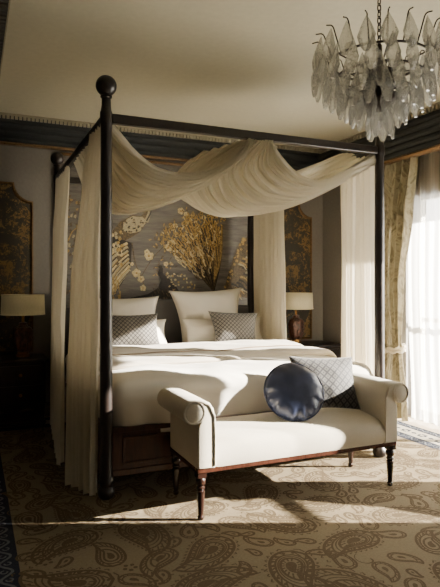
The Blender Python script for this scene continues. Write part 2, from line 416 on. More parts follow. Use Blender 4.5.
# wave and rosette ornament in the border, along the two long sides and the far side
def border_run(p0, p1, inward):
    p0, p1, inw = Vector(p0), Vector(p1), Vector(inward); d = (p1 - p0); Ln = d.length; d.normalize()
    N = int(Ln / .0125)
    for off, mi, amp in ((.045, 4, .018), (.305, 4, .026)):
        pts = [p0 + d * (Ln * i / N) + inw * (off + amp * sin(2 * PI * (Ln * i / N) / .15)) for i in range(N + 1)]
        ribbon(pts, .013, mi, RZ + .0012)
        k = 0
        while k * .15 < Ln - .1:
            for ph, sg in ((.1125, 1), (.0375, -1)):
                c = p0 + d * (k * .15 + ph) + inw * (off + sg * amp * .35)
                ribbon([c + (d * cos(a) + inw * sin(a) * sg) * .014 for a in [j * PI / 5 for j in range(9)]], .008, mi, RZ + .0012)
            k += 1
    k = 0
    while k * .19 < Ln - .1:
        c = p0 + d * (k * .19 + .1) + inw * .17
        for j in range(6):
            a = j * PI / 3; q = c + (d * cos(a) + inw * sin(a)) * .03
            poly([q + (d * cos(b) + inw * sin(b)) * .015 for b in [i * PI / 4 for i in range(8)]], 2, RZ + .0012)
        e = c + d * .095
        poly([e + d * .03, e + inw * .022, e - d * .03, e - inw * .022], 2, RZ + .0012)
        k += 1
border_run((RX0, RY0), (RX0, RY1), (1, 0)); border_run((RX1, RY0), (RX1, RY1), (-1, 0)); border_run((RX0, RY1), (RX1, RY1), (0, -1))
# paisley field
def paisley_outline(c, s, ang, flip, k=1.0, n=26):
    """closed outline of a bent teardrop, scaled towards its head by k"""
    sp = []; x = y = 0.; th = 0.
    for i in range(n + 1):
        t = i / n; sp.append((x, y, th)); th += .15 * t * t; st = 1.0 / n
        x += cos(th) * st; y += sin(th) * st
    L, R = [], []
    for i, (px, py, th) in enumerate(sp):
        t = i / n; w = .235 * (math.sqrt(max(0, 1 - ((t - .3) / .3) ** 2)) if t < .3 else (cos((t - .3) / .7 * PI / 2)) ** .85)
        L.append((px - sin(th) * w, py + cos(th) * w)); R.append((px + sin(th) * w, py - cos(th) * w))
    o = L + R[::-1][1:-1]; hx, hy = .34, .0
    ca, sa = cos(ang), sin(ang); out = []
    for px, py in o:
        px, py = (px - hx) * k, (py - hy) * k; py *= flip
        out.append((c[0] + s * (px * ca - py * sa), c[1] + s * (px * sa + py * ca)))
    return out
placed = []
def fits(c, r):
    if not (IX0 + r * .75 < c[0] < IX1 - r * .75 and IY0 + r * .75 < c[1] < IY1 - r * .75): return False
    return all((c[0] - q[0]) ** 2 + (c[1] - q[1]) ** 2 > (r + q[2]) ** 2 for q in placed)
ZD = RZ + .0006
rr = random.Random(11)
for size, rad, tries, lw in ((.40, .15, 260, .010), (.27, .097, 3000, .0085), (.18, .063, 7000, .007), (.125, .044, 16000, .006), (.095, .034, 16000, .0055)):
    for _ in range(tries):
        c = (rr.uniform(IX0, IX1), rr.uniform(IY0, IY1))
        if not fits(c, rad): continue
        placed.append((c[0], c[1], rad)); a = rr.uniform(0, 2 * PI); fl = rr.choice((-1, 1)); s = size * rr.uniform(.9, 1.08)
        ribbon(paisley_outline(c, s, a, fl), lw * 1.5, 1, ZD, True)
        ribbon(paisley_outline(c, s, a, fl, .74), lw, 1, ZD, True)
        if size > .2: ribbon(paisley_outline(c, s, a, fl, .5), lw * 1.3, 1, ZD, True)
        poly(paisley_outline(c, s, a, fl, .26), 1, ZD)
        oa, ob = paisley_outline(c, s, a, fl, .97), paisley_outline(c, s, a, fl, .78)
        for i in range(0, len(oa), 2 if size > .2 else 3): ribbon([oa[i], ob[min(i + 1, len(ob) - 1)]], lw * .8, 1, ZD)
        if size > .3:
            oc = paisley_outline(c, s, a, fl, .62); ribbon(oc, lw * .7, 1, ZD, True)
            od, oe = paisley_outline(c, s, a, fl, .48), paisley_outline(c, s, a, fl, .3)
            for i in range(0, len(od), 3): ribbon([od[i], oe[i]], lw * .8, 1, ZD)
        if size > .3:   # scallops between the outer outlines and petals outside
            o1 = paisley_outline(c, s, a, fl, .87)
            for i in range(0, len(o1), 3):
                q = o1[i]; poly([(q[0] + s * .022 * cos(b), q[1] + s * .022 * sin(b)) for b in [j * PI / 3 for j in range(6)]], 1, ZD)
            o2 = paisley_outline(c, s, a, fl, 1.14)
            for i in range(0, len(o2) - 1, 2):
                q0, q1 = Vector(o2[i]), Vector(o2[i + 1]); mm = (q0 + q1) / 2; d = mm - Vector(c); d.normalize(); mm += d * s * .03
                ribbon([q0, mm, q1], lw * .8, 1, ZD)
for _ in range(9000):
    c = (rr.uniform(IX0, IX1), rr.uniform(IY0, IY1)); r = .034
    if not fits(c, r): continue
    placed.append((c[0], c[1], r)); a0 = rr.uniform(0, 6.28)
    if rr.random() < .5:
        for j in range(5):
            a = a0 + j * 2 * PI / 5; q = (c[0] + .024 * cos(a), c[1] + .024 * sin(a))
            poly([(q[0] + .011 * cos(b), q[1] + .011 * sin(b)) for b in [i * PI / 3 for i in range(6)]], 1, ZD)
    else:
        fl = rr.choice((-1, 1)); pts = []
        for i in range(18):
            t = i / 17; r_ = .012 + .055 * t; b = a0 + fl * t * 4.4; pts.append((c[0] + r_ * cos(b), c[1] + r_ * sin(b)))
        ribbon(pts, lambda t: .011 * (1 - .7 * t), 1, ZD)
o = obj('paisley_rug', rug, [M['rug'], M['rug_dark'], M['rug_navy'], M['rug_cream'], M['rug_slate']], smooth=False, fix=False)
tag(o, 'large taupe rug with brown paisley field and navy scroll border under the bed', 'rug')

# ================================================================= BED
BX0, BX1, BY0, BY1 = .712, 2.692, 3.25, 5.30
bed = thing('four_poster_bed', 'dark mahogany four poster bed with ball finials and an open canopy frame', 'bed', ((BX0 + BX1) / 2, (BY0 + BY1) / 2, 0))
BL = Vector(bed.location)
def bedobj(name, mb, mt, **kw):
    mb.v = [(p[0] - BL.x, p[1] - BL.y, p[2]) for p in mb.v]
    return obj(name, mb, mt, kw.pop('parent', bed), **kw)
prof = [(.03, RZ), (.042, .02), (.05, .045), (.046, .07), (.034, .085), (.04, .10), (.045, .115), (.04, .13), (.035, .15), (.036, .5), (.034, 1.4), (.032, 2.17),
        (.033, 2.18), (.036, 2.19), (.036, 2.25), (.031, 2.26), (.027, 2.29), (.026, 2.33), (.034, 2.337), (.034, 2.345), (.024, 2.352)]
for x, y in ((BX0, BY0), (BX1, BY0), (BX0, BY1), (BX1, BY1)):
    m = MB(); m.lathe(prof, (x, y, 0), 24); p = bedobj('post', m, M['bedwood'])
    m = MB(); R = .061
    m.lathe([(.02, 2.345)] + [(R * sin(a), 2.405 - R * cos(a)) for a in [.35 + i * (PI - .36) / 14 for i in range(15)]], (x, y, 0), 24)
    f = bedobj('finial', m, M['bedwood'], parent=p)
for a, b, in ((BX0, BX1),):
    for y in (BY0, BY1):
        m = MB(); m.box(a + .03, y - .022, 2.19, b - .03, y + .022, 2.245); bedobj('canopy_rail', m, M['bedwood'], bevel=.006)
for x in (BX0, BX1):
    m = MB(); m.box(x - .022, BY0 + .03, 2.19, x + .022, BY1 - .03, 2.245); bedobj('canopy_rail', m, M['bedwood'], bevel=.006)
# footboard with raised mouldings
m = MB(); m.box(BX0 + .03, BY0 - .02, .14, BX1 - .03, BY0 + .02, .42)
m.box(BX0 + .03, BY0 - .03, .14, BX1 - .03, BY0 - .018, .175); m.box(BX0 + .03, BY0 - .03, .39, BX1 - .03, BY0 - .018, .42)
W = (BX1 - BX0 - .06) / 3
fb = bedobj('footboard', m, M['panelwood'], bevel=.004)
for i in range(3):
    xa, xb = BX0 + .03 + i * W + .06, BX0 + .03 + (i + 1) * W - .06; m = MB()
    for x0, z0, x1, z1 in ((xa, .2, xb, .215), (xa, .35, xb, .365), (xa, .2, xa + .015, .365), (xb - .015, .2, xb, .365)):
        m.box(x0, BY0 - .03, z0, x1, BY0 - .019, z1)
    bedobj('panel_moulding', m, M['panelwood'], parent=fb, bevel=.003)
for x in (BX0, BX1):
    m = MB(); m.box(x - .02, BY0 + .03, .14, x + .02, BY1 - .03, .42); bedobj('side_rail', m, M['panelwood'], bevel=.004)
m = MB(); n = 40; xs = [BX0 + .036 + (BX1 - BX0 - .072) * i / n for i in range(n + 1)]
top = lambda x: 1.04 + .07 * cos((x - 1.702) / 1.0 * PI / 2) ** 2
pol = [(xs[0], .3)] + [(x, top(x)) for x in xs] + [(xs[-1], .3)]
m.prism(pol, 'y', BY1 - .03, BY1 + .05); bedobj('headboard', m, M['headboard'], bevel=.015)
m = MB(); m.box(BX0 + .075, BY0 + .03, .25, BX1 - .075, BY1 - .05, .66); bedobj('mattress', m, M['sheet'], bevel=.05)

# duvet: top that rolls over the foot and both sides
HX, CX = .955, 1.702
DY0, DY1 = BY0 + .02, 5.0
def duvet_pt(a, b):
    """a across (from centre), b along (0 = foot edge, negative hangs); returns world point"""
    dx = max(0, abs(a) - (HX - .075)) * (1 if a > 0 else -1); dy = min(0, b - .06)
    r = math.hypot(dx, dy); bx, by = a - dx, b - dy; R = .075
    if r > 1e-6:
        ux, uy = dx / r, dy / r
        if r < R * PI / 2: ox, dz = R * sin(r / R), R * (1 - cos(r / R))
        else: ox, dz = R + .012 * sin(7 * (a + b) + 1) + .02 * (r - R * PI / 2), R + (r - R * PI / 2)
    else: ux = uy = ox = dz = 0
    x, y = CX + bx + ux * ox, DY0 + by + uy * ox
    edge = smooth(0, .25, min(HX - abs(a), b + .05))
    z = .672 - dz + edge * (.02 * nz(x * 2.1, y * 2.6, 1) + .012 * nz(x * 5, y * 6.5, 4)) + .02 * edge
    if dz > .06:
        f = 1 - edge; k = (dz - .06)
        x += ux * 0 + (.012 * sin(y * 23 + 2 * sin(y * 9)) * abs(ux) * (1 if ux > 0 else -1)) * min(1, k * 6)
        y += -(.010 * sin(x * 17 + 2 * sin(x * 7)) * abs(uy)) * min(1, k * 6)
    return (x, y, z)
rows = []
NB, NA = 96, 110
AM = HX - .075 + .118 + .265; BMIN = .06 - .118 - .23
for j in range(NB + 1):
    b = BMIN + (DY1 - DY0 - BMIN) * j / NB
    rows.append([duvet_pt(-AM + 2 * AM * i / NA, b) for i in range(NA + 1)])
m = MB(); m.grid(rows)
o = obj('duvet', m, M['sheet'], solid=.018); tag(o, 'rumpled white duvet covering the mattress and hanging over the bed foot', 'bedding')

# folded bedspread turned back across the middle of the bed
rows = []; NS = 60
def spread_row(x):
    y0 = 3.70 + .03 * nz(x * 1.7, 3) + .03 * (x - 1.7); y1 = 4.68 + .015 * nz(x * 2, 9)
    pts = []; zb = .708; th = .03
    for i in range(NS + 1):
        t = i / NS
        if t < .1: y, z = y0 + .05 - .05 * sin(t / .1 * PI / 2), zb - .012 + .0 + (1 - cos(t / .1 * PI / 2)) * th * .5
        else:
            u = (t - .1) / .9; y = y0 + (y1 - y0) * (u ** 1.15); z = zb - .012 + th * .5 + th * .5 * sin(min(1, u / .06) * PI / 2)
            z += smooth(.02, .2, u) * smooth(1, .93, u) * (.016 * nz(x * 2.4, y * 3.5, 2) + .012 * nz(x * 3.5, y * 11, 5)) + .012 * smooth(.45, .6, u) * smooth(1, .9, u)
            if u > .96: z -= (u - .96) / .04 * .05
        dx = abs(x - CX) - (HX - .09)
        if dx > 0: z -= .06 * (1 - math.sqrt(max(0, 1 - min(1, dx / .1) ** 2)))
        pts.append((x, y, z))
    return pts
for i in range(81):
    rows.append(spread_row(CX - HX - .005 + (2 * HX + .01) * i / 80))
def over_edge(x, side):
    out = []
    for k in range(1, 9):
        out.append([(x + side * (.008 + .006 * sin(p[1] * 20)), p[1], p[2] - .035 * k) for p in spread_row(x)])
    return out
rows = over_edge(CX - HX - .005, -1)[::-1] + rows + over_edge(CX + HX + .005, 1)
m = MB(); m.grid(rows)
bs = obj('bedspread', m, M['spread'], solid=.02); tag(bs, 'oatmeal bedspread folded back in a band across the white duvet', 'bedspread')
m = MB()
for u in (.46,):
    pts = []
    for i in range(4, 77):
        x = CX - HX + 2 * HX * i / 80; r = spread_row(x); q = r[int(NS * (.1 + .9 * u))]
        pts.append((x, q[1], q[2] + .012))
    m.tube(pts, .009, 6)
obj('piping', m, M['taupe'], bs)

# pillows and cushions -------------------------------------------------
def pillow_mesh(w, h, t, seed, n=34, taper=0, ear=.085, soft=2.2, crease=.012):
    m = MB()
    for sgn in (-1, 1):
        rows = []
        for j in range(n + 1):
            v = -1 + 2 * j / n; row = []
            for i in range(n + 1):
                u = -1 + 2 * i / n
                x = w / 2 * u * (1 - ear * (1 - v * v)) * (1 - taper * (1 - v) / 2); z = h / 2 * v * (1 - ear * (1 - u * u))
                prof = max(0, (1 - abs(u) ** soft)) ** .6 * max(0, (1 - abs(v) ** soft)) ** .6
                d = t / 2 * prof
                d += prof * crease * (nz(u * 2.2 + seed, v * 2.2, sgn) + .6 * nz(u * 5 + seed, v * 5, 3 + sgn))
                row.append((x, sgn * max(d, 0), z))
            rows.append(row)
        m.grid(rows)
    return m
def put_pillow(name, label, cat, w, h, t, mt, x, y, zbot, tilt, yaw=0, seed=0, roll=0, group=None, **kw):
    m = pillow_mesh(w, h, t, seed, **kw)
    o = obj(name, m, mt, loc=(x, y, zbot), rot=(0, 0, 0))
    R = Matrix.Rotation(yaw, 4, 'Z') @ Matrix.Rotation(-tilt, 4, 'X') @ Matrix.Rotation(roll, 4, 'Y')
    zs = [(R @ Vector(p)).z for p in m.v]
    o.rotation_euler = R.to_euler(); o.location.z = zbot - min(zs)
    import bmesh
    bm = bmesh.new(); bm.from_mesh(o.data); bmesh.ops.remove_doubles(bm, verts=bm.verts, dist=1e-5)
    bmesh.ops.recalc_face_normals(bm, faces=bm.faces); bm.to_mesh(o.data); bm.free()
    return tag(o, label, cat, group)
BT = .70
put_pillow('pillow', 'big square white pillow against the headboard behind the left lattice cushion', 'pillow', .78, .485, .20, M['pillow'], 1.25, 5.12, BT - .03, .20, seed=1, taper=.12, ear=.10, group='big square pillows')
put_pillow('pillow', 'big square white pillow against the headboard on the window side of the bed', 'pillow', .78, .54, .21, M['pillow'], 2.14, 5.12, BT - .03, .20, seed=5, taper=.2, roll=-.04, ear=.10, group='big square pillows')
put_pillow('pillow', 'white sleeping pillow with one corner showing beside the left lattice cushion', 'pillow', .82, .27, .17, M['pillow'], 1.24, 4.93, BT - .02, .35, seed=8, group='white sleeping pillows')
put_pillow('pillow', 'white sleeping pillow showing at both sides of the lattice cushion nearer the window', 'pillow', .84, .27, .17, M['pillow'], 2.22, 4.93, BT - .02, .35, seed=12, group='white sleeping pillows')
put_pillow('cushion', 'black and white lattice cushion on the bed, beside the front left post', 'cushion', .50, .325, .13, M['check'], 1.26, 4.76, BT + .0, .42, yaw=-.05, seed=15, group='lattice cushions on the bed', crease=.006)
put_pillow('cushion', 'black and white lattice cushion on the bed, on the side nearer the window', 'cushion', .50, .315, .13, M['check'], 2.25, 4.76, BT + .0, .42, yaw=-.08, seed=19, taper=.2, roll=.05, group='lattice cushions on the bed', crease=.006)

# ================================================================= CANOPY CLOTH
def drape_mesh(levels, nf, ns=120, nzr=48, seed=0, amp=1.0, sharp=.55):
    """levels: list of (z, (x,y) start, (x,y) end, fold amplitude) from top to bottom"""
    m = MB(); rows = []
    zt, zb = levels[0][0], levels[-1][0]
    for j in range(nzr + 1):
        t = j / nzr; z = zt + (zb - zt) * t
        for k in range(len(levels) - 1):
            if levels[k][0] >= z >= levels[k + 1][0] - 1e-9: break
        A, B = levels[k], levels[k + 1]; u = (A[0] - z) / (A[0] - B[0]); u = u * u * (3 - 2 * u) if len(levels) > 2 else u
        p0 = Vector(A[1]).lerp(Vector(B[1]), u); p1 = Vector(A[2]).lerp(Vector(B[2]), u); am = (A[3] + (B[3] - A[3]) * u) * amp
        d = p1 - p0; n = Vector((-d.y, d.x)).normalized(); row = []
        for i in range(ns + 1):
            s = i / ns
            ph = 2 * PI * nf * (s + .035 * nz(s * 4, seed, 0) + .018 * nz(s * 3, z * 1.1, seed))
            w = sin(ph); w = math.copysign(abs(w) ** sharp, w) * (.75 + .5 * nz(s * nf * .6, seed + 5, z * .5)) + .3 * sin(2.3 * ph + seed)
            p = p0 + d * s + n * am * w
            zz = z + (.0 if j < nzr else .012 * nz(s * 6, seed))
            row.append((p.x, p.y, zz))
        rows.append(row)
    m.grid(rows); m.uv = [(i / ns, j / nzr) for j in range(nzr + 1) for i in range(ns + 1)]; return m
def add_drape(name, label, cat, mt, levels, nf, group=None, parent=None, **kw):
    o = obj(name, drape_mesh(levels, nf, **kw), mt, parent, fix=False, angle=180)
    if label: tag(o, label, cat, group)
    return o
G1 = 'drapes hanging from the bed posts'
add_drape('bed_drape', 'ivory linen bed drape pooling on the rug beside the front left bed post', 'bed drape', M['drape'],
          [(2.20, (.705, 3.29), (.69, 3.62), .018), (1.95, (.69, 3.29), (.655, 3.63), .028), (1.2, (.675, 3.295), (.585, 3.66), .034), (.5, (.67, 3.30), (.56, 3.66), .036), (.02, (.665, 3.30), (.545, 3.60), .04)], 5, seed=3, group=G1)
add_drape('bed_drape', 'ivory bed drape behind the front left one, hanging below the rear left finial', 'bed drape', M['drape'],
          [(2.20, (.70, 4.55), (.70, 5.25), .015), (1.6, (.655, 4.45), (.68, 5.24), .025), (.8, (.585, 4.15), (.665, 5.22), .028), (.02, (.555, 3.93), (.66, 5.2), .03)], 9, seed=9, group=G1)
add_drape('bed_drape', 'long ivory bed drape on the window side, beside the front right bed post', 'bed drape', M['drape'],
          [(2.20, (2.70, 3.30), (2.70, 3.72), .025), (1.2, (2.705, 3.30), (2.705, 3.73), .032), (.02, (2.725, 3.30), (2.725, 3.74), .034)], 6, seed=14, group=G1)
add_drape('bed_drape', 'ivory bed drape by the rear right post, overlapping the lamp near the window', 'bed drape', M['drape'],
          [(2.20, (2.70, 4.62), (2.70, 5.25), .022), (1.2, (2.705, 4.60), (2.705, 5.25), .03), (.02, (2.725, 4.58), (2.725, 5.25), .032)], 8, seed=21, group=G1)

def swag_mesh(curves, ns=70, nt=150, nf=13, amp=.016, seed=0, e0=.15, e1=.15):
    """sheet through a list of edge-to-edge key curves, pleated along its length"""
    cs = [catmull(c, ns) for c in curves]; rows = []
    for i in range(ns):
        col = catmull([c[i] for c in cs], nt); rows.append(col)
    m = MB(); out = []
    for i in range(ns):
        s = i / (ns - 1); row = []
        for j in range(nt):
            t = j / (nt - 1); p = rows[i][j]
            a = rows[min(i + 1, ns - 1)][j] - rows[max(i - 1, 0)][j]; b = rows[i][min(j + 1, nt - 1)] - rows[i][max(j - 1, 0)]
            n = a.cross(b)
            if n.length > 1e-9: n.normalize()
            wdt = (rows[i][-1] - rows[i][0]).length
            ph = 2 * PI * nf * (t + .02 * nz(t * 6, seed) + .02 * nz(s * 2.5, t * 3, seed + 2))
            env = min(1, .35 + wdt * 1.6)
            w = sin(ph) * .6 + .4 * sin(ph * 1.9 + 4 * nz(s * 2, t * 4, seed)) + .7 * nz(s * 3, t * 9, seed + 7)
            row.append(p + n * amp * env * w)
        out.append(row)
    m.grid(out); m.uv = [(i / ns, j / nt) for i in range(ns) for j in range(nt)]; return m
D = at_d
zr = 2.19
A = [
 [(.735, 3.29, 2.185), D(140, 155, 3.36), D(165, 171, 3.44), D(195, 176.5, 3.52), D(220, 167, 3.58), D(243, 147, 3.62), (1.625, 3.23, 2.195)],
 [(.73, 3.45, 2.19), D(135, 172, 3.45), D(162, 184, 3.5), D(192, 182, 3.55), D(220, 170, 3.59), D(244, 149, 3.62), (1.635, 3.23, 2.195)],
 [(.72, 3.75, 2.19), D(125, 192, 3.6), D(155, 196, 3.62), D(188, 187, 3.62), D(220, 173, 3.61), D(245, 151, 3.63), (1.645, 3.24, 2.195)],
 [(.72, 4.05, 2.19), D(110, 207, 3.8), D(145, 207, 3.75), D(182, 192, 3.7), D(218, 176, 3.65), D(246, 153, 3.64), (1.655, 3.25, 2.195)],
 [(.72, 4.4, 2.19), D(95, 205, 4.1), D(140, 205, 3.95), D(180, 190, 3.85), D(216, 174, 3.72), D(247, 152, 3.65), (1.665, 3.26, 2.195)],
]
o = obj('canopy_swag', swag_mesh(A, seed=2, nf=14, amp=.034), M['canopy'], fix=False, angle=180)
tag(o, 'ivory voile swag draped from the front left post to the middle of the front rail', 'canopy swag', 'canopy swags')
B = [
 [(1.80, 3.235, 2.195), D(283, 158, 3.72), D(298, 173, 3.78), D(316, 181.5, 3.84), D(336, 178, 3.9), D(358, 167, 3.96), (2.665, 3.25, 2.17)],
 [(1.77, 3.23, 2.2), D(268, 163, 3.75), D(287, 182, 3.82), D(310, 188, 3.88), D(334, 181, 3.94), D(358, 168, 4.0), (2.665, 3.26, 2.168)],
 [(1.73, 3.23, 2.2), D(246, 168, 3.8), D(266, 193, 3.9), D(298, 196, 3.96), D(330, 185, 4.0), D(357, 169, 4.03), (2.665, 3.275, 2.166)],
 [(1.69, 3.24, 2.2), D(222, 173, 3.85), D(240, 205, 4.0), D(285, 203, 4.06), D(325, 188, 4.07), D(356, 170, 4.07), (2.665, 3.29, 2.164)],
 [(1.65, 3.25, 2.2), D(196, 180, 3.95), D(218, 213, 4.12), D(268, 210, 4.2), D(318, 190, 4.17), D(355, 170, 4.12), (2.665, 3.31, 2.166)],
 [(1.55, 3.5, 2.19), D(176, 186, 4.2), D(212, 205, 4.4), D(262, 200, 4.5), D(312, 180, 4.4), D(352, 162, 4.28), (2.675, 3.5, 2.18)],
 [(1.50, 3.8, 2.19), D(180, 182, 4.5), D(220, 190, 4.65), D(268, 182, 4.65), D(312, 166, 4.55), D(345, 154, 4.42), (2.68, 3.75, 2.185)],
]
o = obj('canopy_swag', swag_mesh(B, seed=11, nf=17, amp=.034), M['canopy'], fix=False, angle=180)
tag(o, 'wider ivory voile swag drooping from mid front rail to the front right post', 'canopy swag', 'canopy swags')

# ================================================================= BENCH
bench = thing('upholstered_bench', 'cream linen backless bench with two rolled arms on turned mahogany legs at the bed foot', 'bench', (1.72, 2.95, RZ))
QL = Vector(bench.location); QL.z = 0
def bobj(name, mb, mt, **kw):
    mb.v = [(p[0] - QL.x, p[1] - QL.y, p[2] - RZ) for p in mb.v]
    return obj(name, mb, mt, kw.pop('parent', bench), **kw)
X0, X1, Y0, Y1 = 1.075, 2.39, 2.725, 3.175
lp = [(.012, RZ), (.016, .018), (.017, .03), (.012, .036), (.0145, .05), (.021, .15), (.0225, .165), (.015, .17), (.023, .178), (.023, .185), (.016, .192), (.026, .205), (.026, .225), (.018, .24)]
for x in (X0 + .028, X1 - .028):
    for y in (Y0 + .028, Y1 - .028):
        m = MB(); m.lathe(lp, (x, y, 0), 20); m.box(x - .025, y - .025, .238, x + .025, y + .025, .285)
        bobj('leg', m, M['benchwood'])
m = MB(); m.box(X0, Y0, .262, X1, Y0 + .03, .29); m.box(X0, Y1 - .03, .262, X1, Y1, .29); m.box(X0, Y0 + .03, .262, X0 + .03, Y1 - .03, .29); m.box(X1 - .03, Y0 + .03, .262, X1, Y1 - .03, .29)
bobj('seat_rail', m, M['railwood'], bevel=.004)
# seat: domed pad with rolled front edge
sx0, sx1 = X0 + .098, X1 - .098; rows = []
for i in range(41):
    x = sx0 + (sx1 - sx0) * i / 40; e = 1 - abs(2 * i / 40 - 1) ** 10; row = []
    for y, z in [(Y0 - .002, .288), (Y0 - .012, .32), (Y0 - .012, .37), (Y0 + .0, .405), (Y0 + .03, .428), (Y0 + .10, .445), (Y0 + .22, .455), (Y0 + .34, .45), (Y1 - .04, .445), (Y1 - .005, .43), (Y1 + .005, .37), (Y1, .288)]:
        row.append((x, y, z + (.004 * nz(x * 5, y * 5) if z > .4 else 0) - (1 - e) * .012 * (z > .35)))
    rows.append(row)
m = MB(); m.grid(rows); bobj('seat', m, M['bench'], sub=2, angle=180)
# rolled arms
def arm_profile(sg):
    p = [(.10, .288), (.10, .50), (.098, .555), (.088, .60), (.066, .632), (.03, .646), (-.005, .648)]
    for k in range(14):
        a = math.radians(92 + 215 * k / 13); p.append((-.022 + .062 * cos(a), .586 + .062 * sin(a)))
    p += [(.004, .515), (.0, .49), (.0, .40), (.0, .288)]
    return p
for side in (0, 1):
    f = (lambda d: X0 + d) if side == 0 else (lambda d: X1 - d)
    prof = arm_profile(1); n = len(prof); ys = [Y0 - .008, Y0 + .0, Y0 + .03, Y0 + .15, Y0 + .30, Y1 - .03, Y1]
    rows = []
    for i, y in enumerate(ys):
        ins = .006 if i in (0, len(ys) - 1) else 0
        rows.append([(f(.05 + (d - .05) * (1 - ins * 5)), y, .43 + (z - .43) * (1 - ins * 2)) for d, z in prof])
    m = MB(); m.grid(rows, 0, True)
    m.f += [tuple(range(n)), tuple((len(ys) - 1) * n + k for k in reversed(range(n)))]; m.mi += [0, 0]
    arm = bobj('arm', m, M['bench'], bevel=.006, angle=50)
    # scroll boss and welt on the front of the arm
    m = MB(); c = (f(-.022), .586)
    for r0 in (.056,):
        m.tube([(c[0] + r0 * cos(a), Y0 - .012, c[1] + r0 * sin(a)) for a in [k * PI / 12 for k in range(24)]], .005, 6, closed=True)
    m.tube([(f(.094), Y0 - .011, .30), (f(.094), Y0 - .011, .45), (f(.092), Y0 - .011, .56), (f(.062), Y0 - .011, .622), (f(.02), Y0 - .011, .64), (f(-.022), Y0 - .011, .642)], .005, 6)
    bobj('welt', m, M['bench'], parent=arm)
    m = MB(); rows = []
    for k, (rr_, dy) in enumerate(((.05, -.006), (.046, -.012), (.03, -.016), (.002, -.017))):
        rows.append([(c[0] + rr_ * cos(a), Y0 + dy, c[1] + rr_ * sin(a)) for a in [q * PI / 12 for q in range(24)]])
    m.grid(rows, 0, True); bobj('scroll_face', m, M['bench'], parent=arm)

# cushions on the bench
put_pillow('cushion', 'grey lattice square cushion leaning in the corner of the bench', 'cushion', .45, .355, .14, M['grey_check'], 2.09, 3.06, .447, .42, yaw=-.18, seed=31, roll=.04, crease=.006)
m = MB(); rows = []; NR, NA_ = 22, 96; RC = .178
for sgn in (1, -1):
    rr_ = []
    for j in range(NR + 1):
        q = j / NR; ring = []
        for k in range(NA_):
            a = 2 * PI * k / NA_
            ruf = .022 * sin(a * 13 + 3 * nz(cos(a) * 2, sin(a) * 2, 3)) * smooth(.8, 1, q) * (.4 + .9 * max(0, .3 - sin(a)))
            r = RC * q * (1 + ruf * .8 + .02 * nz(cos(a), sin(a), 8))
            h = .085 * max(0, 1 - q ** 2.6) ** .55 + (.007 * sin(a * 13 + 3 * nz(cos(a) * 2, sin(a) * 2, 3)) * (.35 + .8 * max(0, .3 - sin(a))) * smooth(.6, .95, q) + .006 * nz(2.6 * cos(a) * q, 2.6 * sin(a) * q, sgn)) * (1 - smooth(.97, 1, q))
            ring.append((r * cos(a), -sgn * h, r * sin(a)))
        rr_.append(ring)
    m.grid(rr_, 0, True)
rc = obj('cushion', m, M['velvet'], loc=(1.785, 2.935, .605), rot=Matrix.Rotation(-.12, 4, 'Z').to_euler(), angle=180)
rc.rotation_euler = (Matrix.Rotation(-.30, 4, 'Z') @ Matrix.Rotation(-.52, 4, 'X')).to_euler()
tag(rc, 'round navy blue velvet cushion with gathered rim on the bench', 'cushion')
m = MB(); m.tube([((RC + .003) * cos(a) * 1.0, .0, (RC + .003) * sin(a)) for a in [2 * PI * k / 96 for k in range(96)]], .006, 6, closed=True)
obj('piping', m, M['velvet'], rc)

# ================================================================= MURAL AND WALL PANELS
mur = thing('peacock_mural', 'wide grey silk wall mural of gold and ivory peacocks behind the headboard', 'mural', (1.71, YB - .018, .7))
MU = Vector(mur.location)
mx0, mx1, mz0, mz1 = .755, 2.80, .72, 2.50
mm = MB(); mm.box(mx0, YB - .018, mz0, mx1, YB - .003, mz1, 0)
ZL = [0]
def wp(pts, mi, lift=None):
    ZL[0] += 1; Y = YB - .0185 - .000012 * ZL[0]
    vs = [at_y(p[0], p[1], Y) for p in pts]
    vs = [(min(max(v.x, mx0 + .01), mx1 - .01), Y, min(max(v.z, mz0), mz1 - .01)) for v in vs]
    mm.add(vs, [tuple(range(len(vs)))], mi)
def stroke(pts, w0, w1, mi):
    c = [Vector((p[0], p[1], 0)) for p in pts]; c = catmull(c, 12) if len(c) > 2 else [c[0].lerp(c[1], i / 5) for i in range(6)]
    L, R = [], []
    for i, p in enumerate(c):
        d = c[min(i + 1, len(c) - 1)] - c[max(i - 1, 0)]; d.normalize(); w = w0 + (w1 - w0) * i / (len(c) - 1)
        L.append((p.x - d.y * w / 2, p.y + d.x * w / 2)); R.append((p.x + d.y * w / 2, p.y - d.x * w / 2))
    ZL[0] += 1; Y = YB - .0185 - .000012 * ZL[0]
    vs = []
    for a, b in zip(L, R):
        for q in (a, b):
            v = at_y(q[0], q[1], Y); vs.append((min(max(v.x, mx0 + .01), mx1 - .01), Y, min(max(v.z, mz0), mz1 - .01)))
    mm.add(vs, [(2 * i, 2 * i + 1, 2 * i + 3, 2 * i + 2) for i in range(len(c) - 1)], mi)
def blob(x, y, rx, ry, mi, n=10, rough=.25, rot=0):
    r = random.Random(int(x * 13 + y * 7)); pts = []
    for k in range(n):
        a = 2 * PI * k / n; q = 1 + rough * (r.random() - .5) * 2
        dx, dy = rx * q * cos(a), ry * q * sin(a); pts.append((x + dx * cos(rot) - dy * sin(rot), y + dx * sin(rot) + dy * cos(rot)))
    wp(pts, mi)
GOLD, CREAM, DARK, BROWN, PALE = 1, 2, 3, 4, 5
q = random.Random(4)
